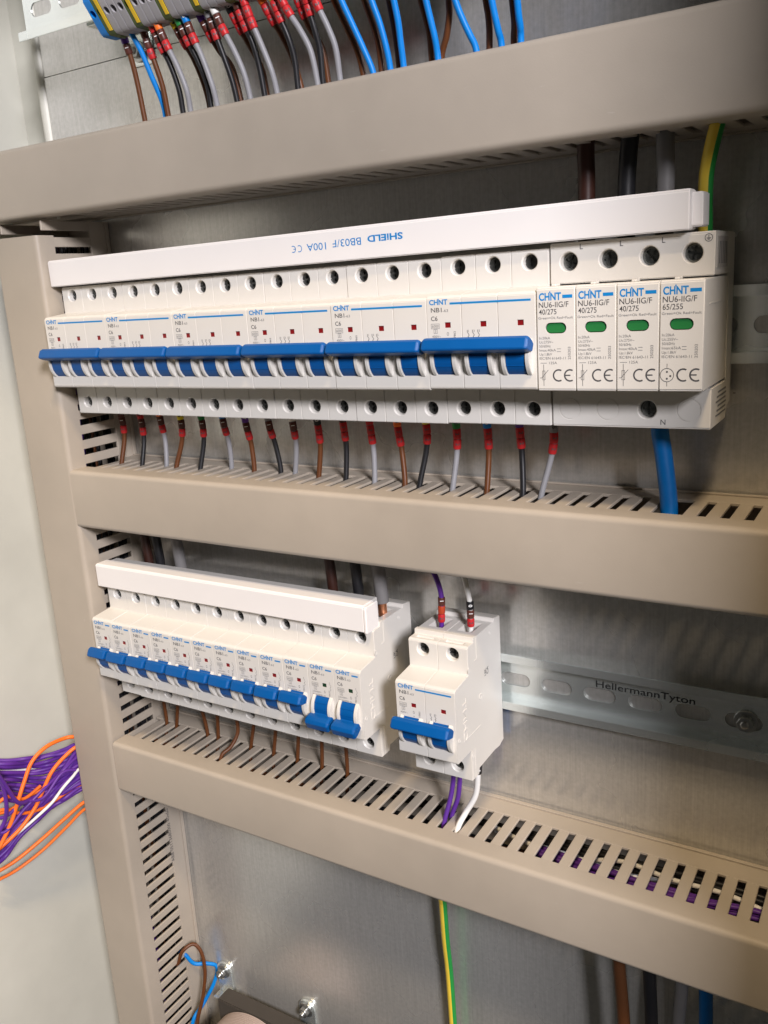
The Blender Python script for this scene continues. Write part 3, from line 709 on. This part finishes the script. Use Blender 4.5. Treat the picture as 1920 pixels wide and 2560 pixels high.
for n_, (c_, f, pp, mk, lb) in enumerate(TW):
    dpath = {'brown': (45, 42.5, 40, 38), 'black': (48, 46, 43.5, 42), 'grey': (50, 48, 46, 44), 'blue': (49, 45, 41, 36)}[c_]
    pts = to3d(f, pp, dpath)
    if isinstance(mk, int):
        un, te = UNIT[mk % 10], UNIT[mk // 10 % 10]
        lb = '%s wire with %s, %s and red number sleeves under the terminal blocks' % (c_, {'darkbrown': 'brown'}.get(un, un), {'darkbrown': 'brown'}.get(te, te)); mk = (un, te, 'red')
    L0 = (Vector(pts[1]) - Vector(pts[0])).length
    wire(lb, pts, 1.5, c_, 'wires dropping from the terminal blocks', mk, max(-0.0, L0 - 5.4 * len(mk) + 1.0) if mk else 0, 5.4)
for n_, (f, a, b) in enumerate(PAIRS):
    for c_, pp, dd in (('brown', a, (44, 42, 40, 38)), ('blue', b, (48, 46, 44, 42))):
        wire('plain %s wire, %s of the brown and blue pairs counted from the numbered wires' % (c_, ORD[n_]), to3d(f, pp, dd), 1.5, c_, 'plain brown and blue pairs above the upper duct')
# heavy cables above the surge arrester
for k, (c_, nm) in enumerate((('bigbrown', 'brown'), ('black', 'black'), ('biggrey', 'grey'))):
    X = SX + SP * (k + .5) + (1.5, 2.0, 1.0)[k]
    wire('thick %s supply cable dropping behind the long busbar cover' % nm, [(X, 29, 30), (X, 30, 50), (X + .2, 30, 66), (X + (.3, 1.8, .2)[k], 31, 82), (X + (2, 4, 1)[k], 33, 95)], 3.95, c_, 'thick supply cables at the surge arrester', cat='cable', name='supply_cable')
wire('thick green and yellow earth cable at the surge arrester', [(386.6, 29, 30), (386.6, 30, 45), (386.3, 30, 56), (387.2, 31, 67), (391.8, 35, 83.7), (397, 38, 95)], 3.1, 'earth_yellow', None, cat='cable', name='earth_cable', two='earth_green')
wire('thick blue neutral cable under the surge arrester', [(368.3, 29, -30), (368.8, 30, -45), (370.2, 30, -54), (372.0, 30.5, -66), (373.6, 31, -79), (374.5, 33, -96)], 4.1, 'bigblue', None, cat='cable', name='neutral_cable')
# supply cables of the lower row
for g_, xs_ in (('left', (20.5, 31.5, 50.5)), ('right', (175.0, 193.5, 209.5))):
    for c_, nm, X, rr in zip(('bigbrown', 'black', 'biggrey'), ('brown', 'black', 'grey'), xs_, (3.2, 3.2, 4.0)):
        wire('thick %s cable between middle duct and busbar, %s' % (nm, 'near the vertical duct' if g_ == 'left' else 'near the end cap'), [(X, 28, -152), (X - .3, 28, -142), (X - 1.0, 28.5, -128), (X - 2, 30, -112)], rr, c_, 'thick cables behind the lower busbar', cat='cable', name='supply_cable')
o = obj('copper_strand', MB().tube([(209.5, 28, -151.8), (209.6, 28, -160)], 2.6, 12).mesh('strand', COPPER)); tag(o, 'bare copper end below the thick grey cable by the end cap', 'cable end')
# two-pole breaker wires
wire('thin purple wire entering the two-pole breaker from above', [(248.1, 28, -166), (248.3, 28, -157), (249.0, 28, -146), (248.3, 28, -138.9), (245.5, 28.5, -130), (241, 30, -121), (238, 32, -110)], 1.45, 'purple', None, ('red', 'darkorange', 'darkbrown'), 7.5, 5.0)
wire('thin white wire entering the two-pole breaker from above', [(266.4, 28, -166), (266.6, 28, -157), (266.7, 28, -146.6), (265.8, 28, -139.5), (264, 28.5, -130), (262, 30, -121), (260, 32, -110)], 1.45, 'white', None, ('red', 'darkbrown', 'black'), 7.5, 5.0)
wire('purple wire under the two-pole breaker, ending nearer the single-pole row', [(251.5, 27, -230), (251.5, 28, -242), (251.6, 29, -254), (250.3, 31, -267), (248.4, 36, -279.5), (247.5, 39, -288), (246, 40, -296)], 1.45, 'purple', 'purple wires under the two-pole breaker')
wire('purple wire under the two-pole breaker, beside the white one', [(256, 27, -230), (256, 28, -242), (255.8, 29, -254), (254.3, 30, -268), (250.6, 31.5, -279.5), (249.5, 33, -288), (248, 34, -296)], 1.45, 'purple', 'purple wires under the two-pole breaker')
wire('white wire curving from the two-pole breaker down into the lowest duct', [(267.5, 27, -230), (268, 29, -240), (268, 30, -249), (266.2, 30.5, -263), (261, 34, -274), (258.9, 39.5, -279.8), (258, 43, -288), (257, 44, -296)], 1.7, 'white', None, ('black',), 13.5, 5.5)
# below the lowest duct
sm = 820 / 1659.
def zm(x, y): return (1100 + x * sm, 1950 + y * sm)
P = [px(*zm(*p), D=14) for p in ((8, 560), (10, 640), (18, 820), (32, 1000), (44, 1234))]
P = [(P[0][0], 16, -300)] + [(a, 14 - 1.5 * i, c) for i, (a, b, c) in enumerate(P)] + [(P[-1][0] + 1, 8, P[-1][2] - 60)]
wire('thin green and yellow earth wire hanging below the lowest duct', P, 2.6, 'earth_yellow', None, cat='wire', name='earth_wire', two='earth_green')
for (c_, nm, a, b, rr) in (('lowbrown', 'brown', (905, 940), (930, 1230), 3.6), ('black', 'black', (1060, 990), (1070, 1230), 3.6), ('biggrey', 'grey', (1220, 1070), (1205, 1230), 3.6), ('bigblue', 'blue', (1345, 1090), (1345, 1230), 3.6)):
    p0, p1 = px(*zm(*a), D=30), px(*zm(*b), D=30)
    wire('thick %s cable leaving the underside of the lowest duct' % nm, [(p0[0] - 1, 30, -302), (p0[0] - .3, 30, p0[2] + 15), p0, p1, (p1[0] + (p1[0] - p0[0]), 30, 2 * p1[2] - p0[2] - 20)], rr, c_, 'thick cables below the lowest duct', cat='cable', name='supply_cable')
# loose loop at the vertical duct
def zg(x, y): return (x * s3, 1780 + y * s3)
lp = [px(*zg(*p), X=x) for p, x in (((1055, 1490), -12.8), ((1080, 1420), -9), ((1145, 1375), -4), ((1195, 1430), 2), ((1215, 1550), 5), ((1200, 1700), 4), ((1170, 1849), 1))]
wire('brown wire looping out of a slot of the vertical duct', [(-19, lp[0][1], lp[0][2] - 2)] + lp + [(-2, lp[-1][1], lp[-1][2] - 40)], 1.45, 'brown', 'loose wires at the vertical duct')
lq = [px(*zg(*p), X=x) for p, x in (((1100, 1440), -12.8), ((1150, 1490), -8), ((1230, 1490), 0), ((1285, 1510), 5), ((1270, 1600), 3), ((1210, 1720), -2), ((1140, 1849), -5))]
wire('blue wire bending out of a slot of the vertical duct', [(-19, lq[0][1], lq[0][2] + 1)] + lq + [(-8, lq[-1][1], lq[-1][2] - 40)], 1.55, 'blue', 'loose wires at the vertical duct')
# bundle left of the vertical duct
sq = 260 / 1438.
def zq(x, y): return (x * sq, 1820 + y * sq)
BUN = []
def bun(c_, pts, xs_, rr=1.25): BUN.append((c_, [px(*zq(*p), X=x) for p, x in zip(pts, xs_)], rr))
bun('orange', [(1060, 118), (900, 140), (640, 260), (440, 470), (330, 760), (260, 980), (160, 1290), (20, 1600), (-120, 1830)], (-58, -64, -66, -68, -68, -68, -70, -72, -74), 1.45)
bun('orange', [(1080, 250), (900, 390), (720, 600), (600, 850), (480, 1110), (300, 1370), (80, 1590), (-100, 1740)], (-58, -62, -64, -66, -68, -70, -73, -76), 1.45)
bun('orange', [(1190, 1010), (900, 1250), (600, 1520), (250, 1810), (0, 1970), (-140, 2040)], (-58, -66, -73, -80, -85, -88), 1.35)
bun('orange', [(1190, 1110), (900, 1390), (600, 1680), (250, 1950), (0, 2090), (-140, 2150)], (-60, -69, -77, -84, -88, -90), 1.2)
bun('orange', [(1150, 770), (950, 870), (760, 1000), (560, 1120), (300, 1180), (60, 1130), (-100, 1190)], (-60, -66, -71, -74, -77, -80, -83), 1.3)
bun('orange', [(880, 650), (640, 820), (400, 940), (180, 1110), (-60, 1200)], (-70, -75, -80, -84, -88), 1.3)
bun('orange', [(560, 800), (330, 980), (110, 950), (-60, 1060)], (-76, -78, -80, -84), 1.3)
bun('white', [(1110, 560), (1000, 680), (860, 840), (720, 1030), (520, 1220), (300, 1410), (120, 1540), (-90, 1700)], (-56, -60, -62, -64, -68, -72, -76, -80), 1.15)
bun('white', [(700, 480), (400, 570), (100, 600), (-80, 590)], (-80, -85, -88, -90), 1.1)
bun('white', [(640, 1110), (420, 1280), (220, 1440), (-60, 1640)], (-80, -84, -87, -90), 1.2)
random.seed(5)
for i in range(15):   # upper strands, spreading level to the frame
    t = i / 14.
    y0 = 235 + 520 * t + random.uniform(-25, 25); y1 = 430 + 560 * t + random.uniform(-20, 20)
    bun('purple', [(1030 + 120 * t + 40, y0 - 20), (880, y0 + 60 + 140 * t), (640, y0 + 120 + 230 * t + random.uniform(-30, 30)), (380, y1 - 20 + 90 * t), (120, y1 + 10), (-120, y1 + 5 + 20 * t)],
        (-58 - 5 * random.random(), -66 - 6 * random.random(), -72 - 8 * random.random(), -78 - 10 * random.random(), -82 - 12 * random.random(), -86 - 12 * random.random()), 1.5)
for i in range(13):   # lower strands, falling away
    t = i / 12.
    bun('purple', [(1060 + 110 * t, 330 + 500 * t), (900 - 20 * t, 520 + 480 * t + random.uniform(-20, 20)), (720, 700 + 400 * t + random.uniform(-25, 25)), (520, 930 + 350 * t + random.uniform(-25, 25)), (300, 1150 + 330 * t + random.uniform(-30, 30)), (90, 1340 + 420 * t), (-110, 1480 + 460 * t)],
        (-58 - 4 * random.random(), -64 - 6 * random.random(), -69 - 8 * random.random(), -73 - 9 * random.random(), -77 - 10 * random.random(), -80 - 12 * random.random(), -83 - 12 * random.random()), 1.5)
for i in range(2):    # strands crossing the rest
    a, b_ = random.uniform(240, 800), random.uniform(420, 1500)
    bun('purple', [(1040 + a * .12, a), (860, a * .7 + b_ * .2 + random.uniform(-40, 60)), (600, (a + b_) / 2 + random.uniform(-120, 120)), (330, a * .25 + b_ * .75 + random.uniform(-90, 90)), (80, b_), (-110, b_ + random.uniform(-40, 80))],
        (-57, -61 - 4 * random.random(), -63 - 5 * random.random(), -65 - 6 * random.random(), -68 - 6 * random.random(), -72 - 6 * random.random()), 1.25)
bun('purple', [(-60, 560), (40, 800), (90, 1080), (60, 1300), (-60, 1500)], (-64, -65, -66, -70, -74), 1.5)
bun('purple', [(-60, 600), (80, 800), (220, 1010), (330, 1030), (470, 960), (620, 900)], (-62, -63, -64, -66, -70, -74), 1.5)
BL = {'purple': 'purple control wire in the loose bundle beside the vertical duct', 'orange': 'orange control wire in the loose bundle beside the vertical duct', 'white': 'white control wire in the loose bundle beside the vertical duct'}
OL = ['orange wire arching over the top of the purple bundle', 'orange wire curving down through the front of the purple bundle', 'thicker orange wire hanging free below the purple bundle',
      'thinner orange wire hanging lowest below the purple bundle', 'orange wire crossing behind the white strand of the purple bundle']
oi = wi = 0
for c_, pts, rr in BUN:
    e = pts[0]
    inside = (max(e[0] + 7, -47.5), e[1] - 7, e[2] + .5) if e[0] > -66 and e[1] < 62 else None
    lb_ = BL[c_]
    if c_ == 'white':
        lb_ = 'white wire crossing in front of the purple bundle beside the duct' if wi == 0 else 'short white wire half hidden among the purple strands'; wi += 1
    if c_ == 'orange':
        lb_ = OL[oi] if oi < len(OL) else 'short orange wire half hidden among the purple strands'; oi += 1
    wire(lb_, ([inside] if inside else []) + pts, rr, c_, '%s wires of the loose bundle' % c_, name='control_wire')
# wires lying inside the ducts
random.seed(11)
def inner(lb, c_, x0, x1, zc_, slope, n, grp, dlo=6, dhi=40, half=14, rr=1.3, lift=0):
    for k in range(n):
        d = random.uniform(dlo, dhi); z = random.uniform(-half, half) + lift
        pts = [(x0 + (x1 - x0) * t / 6., d + random.uniform(-3, 3), zc_ - slope * (x0 + (x1 - x0) * t / 6.) + z + random.uniform(-3, 3)) for t in range(7)]
        wire(lb, pts, rr, c_, grp)
inner('purple wire lying inside the lowest duct', 'purple', 300, 545, -297, .007, 7, 'purple wires inside the lowest duct', 26, 33, 3, 1.3, 8)
inner('white wire lying inside the lowest duct', 'white', 270, 430, -297, .007, 2, 'white wires inside the lowest duct', 14, 26, 10)
inner('black wire lying inside the lowest duct', 'black', 120, 545, -297, .007, 5, 'black wires inside the lowest duct', 6, 30, 15)
inner('brown wire lying inside the lowest duct', 'brown', 5, 300, -297, .007, 6, 'brown wires inside the lowest duct', 22, 44, 15)
inner('grey wire lying inside the middle duct', 'grey', 5, 330, -97, .0058, 4, 'grey wires inside the middle duct', 8, 34, 14)
inner('brown wire lying inside the middle duct', 'brown', 5, 420, -97, .0058, 4, 'brown wires inside the middle duct', 8, 34, 14)
inner('brown wire lying inside the uppermost duct', 'brown', -60, 320, 101, 0, 5, 'brown wires inside the uppermost duct', 8, 36, 15)
inner('red wire lying inside the uppermost duct', 'red', -60, 320, 101, 0, 2, 'red wires inside the uppermost duct', 8, 36, 15)
for k in range(14):
    c_ = ('black', 'black', 'brown', 'purple', 'black', 'brown', 'black')[k % 7]
    ox, d = random.uniform(-14, 10), random.uniform(8, 44)
    zs = [-620, -520, -420, -320, -220, -120, -20, 70]
    wire('%s wire running upright inside the vertical duct' % c_, [(vd_x(z) + ox + random.uniform(-3, 3), d + random.uniform(-3, 3), z) for z in zs], 1.35, c_, '%s wires inside the vertical duct' % c_)

# ------------------------------------------------------------------ terminal blocks
TPR = [(41.9, 222), (41.9, 186), (46, 178), (46, 168.6), (55.2, 168.6), (57.0, 170.2), (66.5, 183.5), (66.5, 195), (75, 204), (75, 222)]
def tb_mesh(mat):
    b = MB().prism(TPR, 0.06, 5.1).mesh('tb', mat, 0.25, 1)
    n_ = Vector((13.3, 0, 9.5))
    c = MB()
    a0 = math.atan2(-9.5, 13.3)  # outward normal of the slanted face in (D,z)
    nx, nz = math.cos(a0), math.sin(a0)
    p = Vector((62.6, 178.0))
    V = []; N = 14
    for t in (-4, 3):
        for i in range(N):
            th = 2 * math.pi * i / N; u_, v_ = 1.75 * math.cos(th), 2.1 * math.sin(th)
            V.append((2.6 + u_, p.x + nx * t - nz * v_, p.y + nz * t + nx * v_))
    c.add(V, [tuple(range(N))[::-1], tuple(range(N, 2 * N))] + [(i, (i + 1) % N, N + (i + 1) % N, N + i) for i in range(N)])
    return cut(b, c.mesh('c', mat))
TG, TB_, TE = tb_mesh(GREYT), tb_mesh(BLUET), tb_mesh(GREENT)
ES = MB().prism([(57.45, 170.05), (66.75, 183.1), (66.75, 195), (66.5, 195), (66.5, 183.5), (57.0, 170.2)], 2.9, 5.1).mesh('stripe', YELT)
EH = MB().prism([(66.6, 183.6), (71.5, 188), (71.5, 194.6), (66.6, 194.6)], 0.5, 4.7).mesh('lever', YELT, .4, 2)
X0 = 71.0
t_ = thing('end_stop', 'black end stop clamped on the raised rail beside the blue terminal', 'end stop', (X0 - 5.6, 0, 0))
obj('clamp', MB().prism([(42.2, 222), (42.2, 184), (54, 184), (60, 192), (60, 222)], 0, 5.3).mesh('es', BLACKP, .5, 2), t_)
t_ = thing('terminal_block', 'blue terminal block next to the black end stop', 'terminal block', (X0, 0, 0)); obj('housing', TB_, t_)
gi = 0; x = X0 + 5.2; pe = 0
while x < 300:
    t_ = thing('earth_terminal_block', 'green and yellow earth terminal, %s along the raised rail' % ORD[pe], 'terminal block', (x, 0, 0), 'earth terminals'); pe += 1
    obj('housing', TE, t_); obj('yellow_stripe', ES, t_); obj('lever', EH, t_)
    x += 5.2
    for k in range(3):
        t_ = thing('terminal_block', 'grey terminal block, %s after the %s earth terminal' % (ORD[k], ORD[pe - 1]), 'terminal block', (x, 0, 0), 'grey terminal blocks'); obj('housing', TG, t_); x += 5.2
    
# ------------------------------------------------------------------ hardware at the bottom
r = thing('ribbed_coil', 'pinkish ribbed coil in a black frame at the foot of the plate', 'coil', (62, 0, -557))
cb = MB(); pr2 = []
for i in range(26): pr2 += [(24 + i * 1.5, 41.6), (24.5 + i * 1.5, 42.4), (25.1 + i * 1.5, 42.4)]
cb.lathe((0, 0, -2), 'd', pr2, 64)
obj('winding', cb.mesh('winding', COIL, smooth=30), r)
obj('frame', MB().box(-38, 98, 10, 23.5, -43, 39.5).mesh('frame', FRAMEM, .8, 2), r)
for nm, bx, bz in (('left', 13.4, -512.3), ('right', 97.5, -513.5)):
    r = thing('coil_bracket', 'zinc bracket with hexagon bolt %s' % ('between the coil and the vertical duct' if nm == 'left' else 'above the black coil frame'), 'bracket', (bx, 0, bz))
    pts = [(-8 * math.cos(a), 8 * math.sin(a)) for a in [math.pi * i / 12 for i in range(13)]]
    obj('tab', MB().prism(pts + [(8, -24), (-8, -24)], 0.2, 2.2, 'd').mesh('tab', ZINC, .4, 2), r)
    obj('lip', MB().box(-8, 8, 2.25, 9.8, -24, -22).mesh('lip', ZINC, .3, 1), r)
    obj('bolt', BOLT, r, (0, 2.2, 0)); obj('stud', MB().lathe((0, 0, 0), 'd', [(7.5, 2.0), (9.5, 2.0), (10, 1.6)], 16).mesh('stud', SCREW), r)
